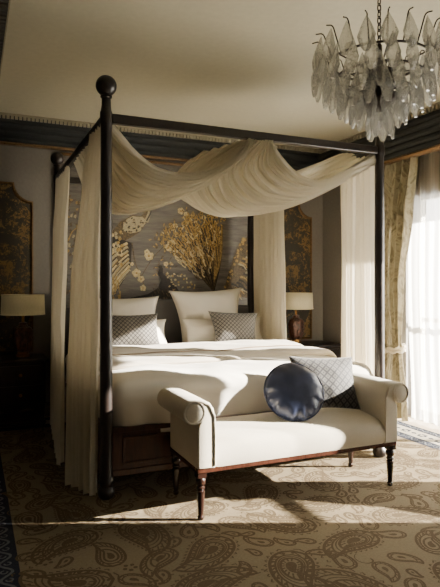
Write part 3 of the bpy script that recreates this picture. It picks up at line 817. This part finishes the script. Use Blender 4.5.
# left peacock: ivory body, neck up to the right, long layered tail to lower left
wp([(112, 232), (120, 222), (132, 215), (141, 216), (147, 210), (150, 205), (152, 207), (151, 214), (147, 222), (140, 232), (130, 238), (122, 242), (113, 246)], BROWN)
blob(134, 225, 12, 8, PALE, 14, .12, -.45)
for i in range(46):
    a = q.random() * 6.28; r = q.random() ** .5; x, y = 133 + 12 * r * cos(a), 226 + 8 * r * sin(a); blob(x, y, 1.1, .8, (DARK, BROWN, PALE)[i % 3], 6, .2, -.4)
stroke([(146, 222), (149, 214), (149.5, 207)], 4.5, 2.2, PALE); stroke([(146.5, 221), (150.5, 213), (151, 206)], 1.6, 1, DARK)
blob(150.3, 205.5, 2, 1.7, DARK, 8, .1); stroke([(151.5, 205.5), (154.5, 206.5)], 1.2, .3, DARK); stroke([(150, 204), (151.5, 200.5)], .4, .9, BROWN)
wp([(100, 232), (118, 238), (132, 243), (131, 262), (124, 280), (114, 296), (100, 306)], DARK)
for i in range(8):
    xs_, ys_ = 127.5 + .35 * i, 243 + 3.8 * i
    stroke([(xs_, ys_), (120, ys_ + 4 + i * 1.2), (113, ys_ + 9 + i * 2.2), (104, ys_ + 19 + i * 3)], 2.2 + q.random(), 3.2, (CREAM, PALE, PALE)[i % 3])
    stroke([(xs_, ys_ + 1.5), (119, ys_ + 6 + i * 1.2), (111, ys_ + 13 + i * 2.4)], .9, .6, BROWN if i % 2 else GOLD)
for i in range(60):
    x = 104 + q.random() * 18; y = 232 + q.random() * 34; blob(x, y, 1.7, 1.9, (PALE, BROWN, CREAM, GOLD)[i % 4], 7, .2)
for i in range(26):
    x = 108 + q.random() * 12; y = 276 + q.random() * 24; stroke([(x, y), (x - 2 + 4 * q.random(), y + 6)], 1.8, .6, GOLD)
for i in range(150):
    x, y = 58 + q.random() * 44, 190 + q.random() * 110; blob(x, y, 1.6 + q.random(), 1.2, (GOLD, BROWN, BROWN, PALE)[i % 4], 7, .3, q.random() * 3)
for i in range(14):
    x, y = 62 + q.random() * 36, 200 + q.random() * 90; stroke([(x, y), (x + 4, y - 9), (x + 10, y - 14)], 1.4, .5, BROWN if i % 2 else GOLD)
# branch with blossoms
stroke([(132, 243), (135, 262), (141, 277), (146, 290)], 1.3, .9, BROWN); stroke([(141, 277), (150, 262), (160, 250), (176, 236), (184, 222)], 1.0, .6, BROWN)
for x, y, r in ((172, 244, 4.6), (168.5, 247.5, 3.8), (174, 249, 4), (149, 256, 4.4), (147, 252, 2.6), (136.5, 273, 4.2), (141, 279, 3.2), (143, 288, 3), (175, 226, 2.6), (181, 211, 3.2), (166, 264, 2.4), (161, 272, 2), (132, 264, 1.8), (186, 214, 2.2)):
    for k in range(5): blob(x + r * .55 * cos(k * 1.257 + x), y + r * .55 * sin(k * 1.257 + x), r * .55, r * .55, CREAM, 8, .15)
    blob(x, y, r * .3, r * .3, GOLD, 6, .1)
for i in range(70):
    x, y = 150 + q.random() * 40, 208 + q.random() * 78; b = abs((y - 250) + (x - 165) * .8)
    if b < 26: blob(x, y, 1.2 + q.random(), .7, (GOLD, BROWN, BROWN)[i % 3], 6, .3, q.random() * 3)
# golden fan tail of the centre bird
root_ = (214, 292)
for i in range(46):
    a = math.radians(-142 + 66 * (i / 45)) + q.uniform(-.03, .03); L = q.uniform(48, 76) * (1 - .22 * abs(i / 45 - .55))
    tip = (root_[0] - 4 + L * cos(a) * .82, root_[1] - 4 + L * sin(a)); mid = (root_[0] + (tip[0] - root_[0]) * .5 + 3, root_[1] + (tip[1] - root_[1]) * .5)
    stroke([root_, mid, tip], .5, 2.6, BROWN if i % 3 else DARK); stroke([(root_[0], root_[1] - 10), mid, tip], .4, 1.1, GOLD)
for i in range(330):
    t = q.random() ** .6; a = math.radians(-143 + 68 * q.random()); L = 26 + 52 * t
    x, y = root_[0] - 4 + L * cos(a) * .85, root_[1] - 4 + L * sin(a)
    if y < 208: continue
    stroke([(x, y), (x + q.uniform(-2.5, 2.5), y - q.uniform(1.5, 4))], 1.5, .5, GOLD if i % 5 else CREAM)
for i in range(44):
    a = math.radians(-143 + 68 * q.random()); L = 34 + 48 * q.random(); x, y = root_[0] - 4 + L * cos(a) * .85, root_[1] - 4 + L * sin(a)
    if y < 210: continue
    blob(x, y, 1.9, 1.9, GOLD, 8, .1); blob(x, y, 1.0, 1.0, DARK, 8, .1); blob(x - .2, y - .3, .45, .45, CREAM, 6, .1)
for i in range(90):
    a = math.radians(-140 + 56 * q.random()); L = 14 + 40 * q.random(); x, y = 211 + L * cos(a), 290 + L * sin(a)
    stroke([(x, y), (x + 3 * cos(a) - 1, y + 3 * sin(a)), (x + 6 * cos(a), y + 7 * sin(a))], 1.5, .5, (PALE, DARK, CREAM, BROWN)[i % 4])
for i in range(0):
    a = 0; stroke([(210, 290), (210 + 24 * cos(a), 290 + 26 * sin(a)), (210 + 44 * cos(a) - 2, 290 + 44 * sin(a))], .7, 1.2, PALE if i % 2 else CREAM)
# dark bird in front between the pillows
wp([(118, 305), (130, 298), (148, 294), (158, 288), (161, 280), (158, 273), (160, 267), (163, 268), (163, 274), (168, 278), (175, 284), (181, 296), (184, 312), (150, 312)], DARK)
blob(160.5, 267, 2, 1.8, DARK, 8, .1); stroke([(160, 265), (158.5, 261.5)], .5, .9, BROWN)
for i in range(30):
    x, y = 152 + q.random() * 26, 282 + q.random() * 18; stroke([(x, y), (x + 2, y + 4)], .9, .3, BROWN)
for i in range(70):
    x, y = 166 + q.random() * 30, 262 + q.random() * 30
    if (x - 166) * .9 > (y - 258): continue
    blob(x, y, 1.3, .9, (CREAM, GOLD, PALE)[i % 3], 6, .3, q.random() * 3)
# dark plumage of the right bird
wp([(252, 236), (246, 238), (239, 246), (234, 256), (230, 268), (226, 282), (224, 294), (252, 298)], BROWN)
for i in range(60):
    x, y = 226 + q.random() * 24, 240 + q.random() * 54
    if x < 250 - (y - 236) * .44: continue
    stroke([(x, y), (x + 5, y + 2), (x + 8, y + 6)], 2.2, .8, (DARK, DARK, PALE, GOLD)[i % 4])
for i in range(40):
    t = q.random(); x, y = 244 - 20 * t + q.uniform(-2, 2), 238 + 56 * t; blob(x, y, 1.4, 1.4, GOLD if i % 3 else BROWN, 7, .2)
mm.v = [(p[0] - MU.x, p[1] - MU.y, p[2] - MU.z) for p in mm.v]
obj('canvas', mm, [M['silk'], M['p_gold'], M['p_cream'], M['p_dark'], M['p_brown'], M['p_pale']], mur, smooth=False)
m = MB()
for x0, z0, x1, z1 in ((mx0 - .03, mz0, mx0, mz1), (mx1, mz0, mx1 + .03, mz1), (mx0 - .03, mz1, mx1 + .03, mz1 + .03)):
    m.box(x0 - MU.x, -.016, z0 - MU.z, x1 - MU.x, .012, z1 - MU.z)
obj('border', m, M['gilt'], mur, bevel=.006)

def wall_panel(x0, x1, label):
    zb, zt, s, sd = .62, 2.21, .17, .17
    cx = (x0 + x1) / 2; t = thing('gilt_wall_panel', label, 'wall panel', (cx, YB - .012, zb), 'gilt framed wall panels')
    def outline(i):
        a, b = x0 + i - cx, x1 - i - cx; top_ = zt - zb - i; pts = [(a, i), (b, i)]
        for k in range(9):     # concave shoulder on each upper corner
            q_ = k / 8 * PI / 2; pts.append((b - s * sin(q_) * 1.0 if False else b - (s) * (1 - cos(q_)), top_ - sd + sd * sin(q_) if False else top_ - sd * (1 - sin(q_))) if False else (b - s + s * cos(q_ + 0) * 0 + s * (1 - sin(q_)), top_ - sd * cos(q_)))
        pts += [(2 * (cx - cx) - p[0] + 0, p[1]) for p in []]
        left = [(-p[0], p[1]) for p in pts[2:]][::-1]
        return pts + left
    o_, i_ = outline(0), outline(.022)
    m = MB(); n = len(o_)
    rows = [[(p[0], .010, p[1]) for p in o_], [(p[0], -.012, p[1]) for p in o_], [(p[0], -.016, p[1]) for p in outline(.012)], [(p[0], -.006, p[1]) for p in i_], [(p[0], .010, p[1]) for p in i_]]
    m.grid(rows, 0, True); obj('frame', m, M['gilt'], t, angle=50)
    m = MB(); m.add([(p[0], -.002, p[1]) for p in i_], [tuple(range(n))]); obj('canvas', m, M['goldcanvas'], t, smooth=False)
    return t
wall_panel(-.215, .529, 'dim gilt framed wall panel with golden foliage behind the left lamp')
wall_panel(2.89, 3.636, 'gilt framed wall panel with golden foliage behind the lamp near the window')

# ================================================================= NIGHTSTANDS AND LAMPS
def nightstand(cx, label):
    w, d0, d1, h = .88, 5.06, 5.52, .61
    t = thing('nightstand', label, 'nightstand', (cx, (d0 + d1) / 2, 0), 'dark nightstands'); cy = (d0 + d1) / 2; D2 = (d1 - d0) / 2
    m = MB(); m.box(-w / 2, -D2 - .012, h - .03, w / 2, D2, h); obj('top', m, M['nightwood'], t, bevel=.008)
    m = MB(); m.box(-w / 2 + .03, -D2 + .01, .22, w / 2 - .03, D2, h - .03); obj('carcass', m, M['nightwood'], t, bevel=.004)
    for k in range(2):
        z0 = .235 + k * .17
        m = MB(); m.box(-w / 2 + .06, -D2 - .004, z0, w / 2 - .06, -D2 + .012, z0 + .155); dr = obj('drawer', m, M['nightwood'], t, bevel=.005)
        for sx in (-1, 1):
            m = MB(); rows = []
            for r_, yy in ((.006, -D2 - .003), (.006, -D2 - .015), (.014, -D2 - .02), (.015, -D2 - .028), (.002, -D2 - .034)):
                rows.append([(sx * .2 + r_ * cos(a), yy, z0 + .078 + r_ * sin(a)) for a in [q_ * PI / 6 for q_ in range(12)]])
            m.grid(rows, 0, True); obj('knob', m, M['brass'], dr)
    pts = [(-w / 2 + .05, .225)] + [(-w / 2 + .05 + (w - .1) * i / 32, .19 - .025 * cos(6 * PI * i / 32) - .02 * abs(sin(3 * PI * i / 32))) for i in range(33)] + [(w / 2 - .05, .225)]
    m = MB(); m.prism(pts, 'y', -D2 + .008, -D2 + .025); obj('apron', m, M['nightwood'], t, smooth=False)
    m = MB(); m.box(-w / 2 + .03, -D2 + .02, .05, w / 2 - .03, D2 - .01, .075); obj('lower_shelf', m, M['nightwood'], t, bevel=.004)
    for sx in (-1, 1):
        for yy in (-D2 + .03, D2 - .03):
            z0 = RZ if cy + yy < RY1 else 0
            m = MB(); m.lathe([(.018, z0), (.028, .02), (.03, .04), (.026, .055), (.02, .10), (.026, .16), (.028, .225)], (sx * (w / 2 - .06), yy, 0), 16); obj('leg', m, M['nightwood'], t)
    return t
nightstand(.175, 'dark wooden nightstand with scalloped apron in the shadows at left of the bed')
nightstand(3.27, 'dark wooden nightstand beyond the bed, beside the window side wall')
def lamp(x, y, label):
    t = thing('table_lamp', label, 'lamp', (x, y, .61), 'ceramic table lamps')
    m = MB(); m.lathe([(.055, .0), (.062, .006), (.062, .022), (.048, .03), (.045, .045)], n=28); obj('foot', m, M['brass'], t)
    m = MB(); m.lathe([(.046, .044), (.06, .055), (.072, .09), (.08, .14), (.084, .20), (.084, .235), (.072, .26), (.046, .272), (.034, .285), (.036, .305), (.024, .31)], n=56, ripple=lambda a, z: .07 * sin(7 * a + (6.0 if int(z * 40) % 2 else 0)) * (1 if .06 < z < .26 else 0)); obj('body', m, M['ceramic'], t)
    m = MB(); m.lathe([(.012, .308), (.012, .36), (.02, .365), (.02, .40), (.010, .405), (.006, .55)], n=16); obj('stem', m, M['brass'], t)
    R0, R1, z0, z1 = .186, .180, .375, .555; m = MB()
    m.grid([[(r * cos(a), r * sin(a), z) for a in [2 * PI * k / 56 for k in range(56)]] for r, z in ((R0, z0), (R0 + (R1 - R0) * .5, (z0 + z1) / 2), (R1, z1))], 0, True)
    sh = obj('lamp_shade', m, M['shade'], t, solid=.004)
    m = MB()
    for r, z in ((R0, z0 + .004), (R1, z1 - .004)): m.tube([(r * cos(a), r * sin(a), z) for a in [2 * PI * k / 56 for k in range(56)]], .0045, 6, closed=True)
    for k in range(3): a = k * 2.094; m.tube([(0, 0, z1 - .01), (R1 * cos(a), R1 * sin(a), z1 - .008)], .002, 5)
    obj('shade_ring', m, M['shade'], sh)
    return t
lamp(.416, 5.30, 'lamp with cream drum shade and brown ceramic body on the shadowy left nightstand')
lamp(3.266, 5.33, 'lamp with cream drum shade and brown ceramic body, partly behind the rear right drape')

# ================================================================= WINDOW CURTAINS
add_drape('sheer_curtain', 'white translucent sheer curtain covering the bright window', 'curtain', M['sheer'],
          [(2.43, (3.745, 1.33), (3.745, 4.15), .02), (1.2, (3.735, 1.33), (3.735, 4.12), .024), (.02, (3.725, 1.33), (3.725, 4.06), .026)], 22, seed=33, ns=420, nzr=24, sharp=.8)
def damask(levels, label, seed, tie_z, ty0, ty1, nf=5, group='damask window drapes'):
    o = add_drape('window_drape', label, 'curtain', M['damask'], levels, nf, seed=seed, group=group, ns=140, nzr=70)
    m = MB(); cy, hy = (ty0 + ty1) / 2, abs(ty1 - ty0) / 2 + .02
    for off in (-.014, .014):
        pts = []
        for k in range(40):
            a = 2 * PI * k / 40; pts.append((3.625 + .062 * cos(a), cy + hy * sin(a), tie_z + off + .02 * cos(a) + .008 * sin(9 * a + off * 200)))
        m.tube(pts, .014, 8, closed=True)
    obj('tieback', m, M['canopy'], o); return o
damask([(2.43, (3.66, 3.90), (3.66, 4.50), .04), (1.9, (3.65, 3.95), (3.65, 4.50), .06), (1.2, (3.65, 4.06), (3.64, 4.45), .045), (.70, (3.625, 4.07), (3.625, 4.32), .022), (.60, (3.625, 4.06), (3.625, 4.32), .022), (.25, (3.62, 4.0), (3.63, 4.42), .035), (.015, (3.62, 3.98), (3.63, 4.44), .04)],
       'beige damask drape tied back beside the window, next to the front right bed post', 41, .66, 4.06, 4.32)

damask([(2.43, (3.66, 1.90), (3.66, 2.40), .03), (1.4, (3.63, 1.99), (3.63, 2.30), .025), (1.0, (3.63, 1.99), (3.63, 2.25), .02), (.86, (3.63, 1.97), (3.63, 2.22), .018), (.78, (3.63, 1.94), (3.63, 2.20), .02), (.64, (3.63, 1.85), (3.63, 2.16), .022), (.5, (3.63, 1.64), (3.63, 2.14), .025), (.015, (3.63, 1.56), (3.63, 2.14), .03)],
       'beige damask drape tied back over the narrow pier at the near end of the window', 47, .88, 1.97, 2.22)

# ================================================================= CHANDELIER
CP = (1.788, 2.16)
ch = thing('glass_chandelier', 'tiered clear glass chandelier with dark wire arms hanging on a chain', 'chandelier', (CP[0], CP[1], 2.3))
CZ = 2.3
def cobj(name, mb, mt, parent=ch, **kw):
    mb.v = [(p[0], p[1], p[2] - CZ) for p in mb.v]; return obj(name, mb, mt, parent, **kw)
m = MB(); z = 2.425; k = 0
while z < 2.78:
    pts = []
    for i in range(16):
        a = 2 * PI * i / 16; u, w_ = .009 * cos(a), .021 * sin(a); pts.append((u if k % 2 else 0, 0 if k % 2 else u, z + w_))
    m.tube(pts, .0032, 6, closed=True); z += .031; k += 1
cobj('chain', m, M['iron'])
m = MB(); m.lathe([(.005, 2.40), (.05, 2.77), (.06, 2.785), (.06, 2.8)][1:], n=24); cobj('ceiling_rose', m, M['iron'])
m = MB(); m.lathe([(.01, 2.08), (.05, 2.10), (.085, 2.13), (.085, 2.16), (.03, 2.17), (.03, 2.20), (.075, 2.21), (.08, 2.27), (.04, 2.29), (.018, 2.30), (.014, 2.40), (.006, 2.41)], n=28)
for R_, z_ in ((.235, 2.32), (.20, 2.25), (.15, 2.18)):
    m.tube([(R_ * cos(a), R_ * sin(a), z_) for a in [2 * PI * i / 48 for i in range(48)]], .006, 6, closed=True)
    for i in range(6):
        a = i * PI / 3; m.tube([(.03 * cos(a), .03 * sin(a), z_ - .05), (R_ * cos(a), R_ * sin(a), z_)], .004, 6)
cobj('frame', m, M['iron'])
def drop_mesh(L, w):
    m = MB(); n = 6; prof = [(.06, 0), (.55, -.26), (1.0, -.58), (.72, -.84), (.32, -1.0)]
    rows = [[(w * r * cos(2 * PI * k / n), w * .62 * r * sin(2 * PI * k / n), L * z_) for k in range(n)] for r, z_ in prof]
    m.grid(rows, 0, True); m.f += [tuple(range(n)), tuple(4 * n + k for k in reversed(range(n)))]; m.mi += [0, 0]
    return m
first = None
tiers = [(.292, 2.42, .155, .041, 20, 0), (.295, 2.335, .16, .034, 22, .5), (.236, 2.285, .165, .034, 19, 0), (.178, 2.235, .165, .033, 16, .5), (.115, 2.18, .16, .032, 12, 0), (.045, 2.115, .165, .030, 6, .5)]
r5 = random.Random(3)
for r, zt, L, w, n, ph in tiers:
    src = None
    for k in range(n):
        a = 2 * PI * (k + ph) / n + .07
        if src is None: src = o = obj('glass_drop', drop_mesh(L, w), M['glass'], ch, smooth=False)
        else: o = src.copy(); COL.objects.link(o)
        o.location = (r * cos(a), r * sin(a), zt - CZ); o.rotation_euler = (r5.uniform(-.06, .06), .10 + r5.uniform(-.05, .05), 0)
        o.rotation_mode = 'XYZ'
        o.rotation_euler = (Matrix.Rotation(a + PI / 2 + r5.uniform(-.2, .2), 4, 'Z') @ Matrix.Rotation(-.10 + r5.uniform(-.06, .06), 4, 'X')).to_euler()
src = None
for k in range(20):
    a = 2 * PI * k / 20 + .07
    if src is None:
        m = MB(); m.tube([(.235, 0, .02), (.255, 0, .07), (.276, 0, .122), (.283, 0, .131), (.293, 0, .134), (.318, 0, .128)], .0033, 6)
        src = o = obj('wire_arm', m, M['iron'], ch)
    else: o = src.copy(); COL.objects.link(o)
    o.rotation_euler = (0, 0, a)

# ================================================================= LIGHT
sd = Vector((-.915, .4035, -.357)).normalized()
L = bpy.data.lights.new('sun', 'SUN'); L.energy = 190; L.angle = math.radians(.6); L.color = (1, .965, .91)
so = bpy.data.objects.new('sun', L); COL.objects.link(so); so.rotation_euler = sd.to_track_quat('-Z', 'Y').to_euler(); so.location = (6, 1, 4)
W_ = bpy.data.worlds.new('sky'); SC.world = W_; W_.use_nodes = True
bg = W_.node_tree.nodes['Background']; bg.inputs[0].default_value = (1, .99, .97, 1); bg.inputs[1].default_value = 11.0
L = bpy.data.lights.new('window_portal', 'AREA'); L.shape = 'RECTANGLE'; L.size = WZ; L.size_y = WY1 - WY0; L.cycles.is_portal = True
po = bpy.data.objects.new('window_portal', L); COL.objects.link(po); po.location = (XR + .26, (WY0 + WY1) / 2, WZ / 2); po.rotation_euler = (0, PI / 2, 0)
L = bpy.data.lights.new('room_fill', 'AREA'); L.shape = 'RECTANGLE'; L.size = 1.8; L.size_y = 1.8; L.energy = 17; L.color = (1, .97, .92)
fo = bpy.data.objects.new('room_fill', L); COL.objects.link(fo); fo.location = (3.2, -1.6, 1.9)
fo.rotation_euler = (Vector((1.7, 4.0, 1.6)) - Vector(fo.location)).to_track_quat('-Z', 'Y').to_euler()

SC.view_settings.view_transform = 'AgX'; SC.view_settings.look = 'AgX - Base Contrast'
SC.view_settings.exposure = -0.22; SC.view_settings.gamma = 0.94
cy = SC.cycles
cy.use_denoising = True; cy.max_bounces = 10; cy.diffuse_bounces = 5; cy.glossy_bounces = 3; cy.transmission_bounces = 8; cy.transparent_max_bounces = 16
cy.sample_clamp_indirect = 6; cy.caustics_reflective = False; cy.caustics_refractive = False
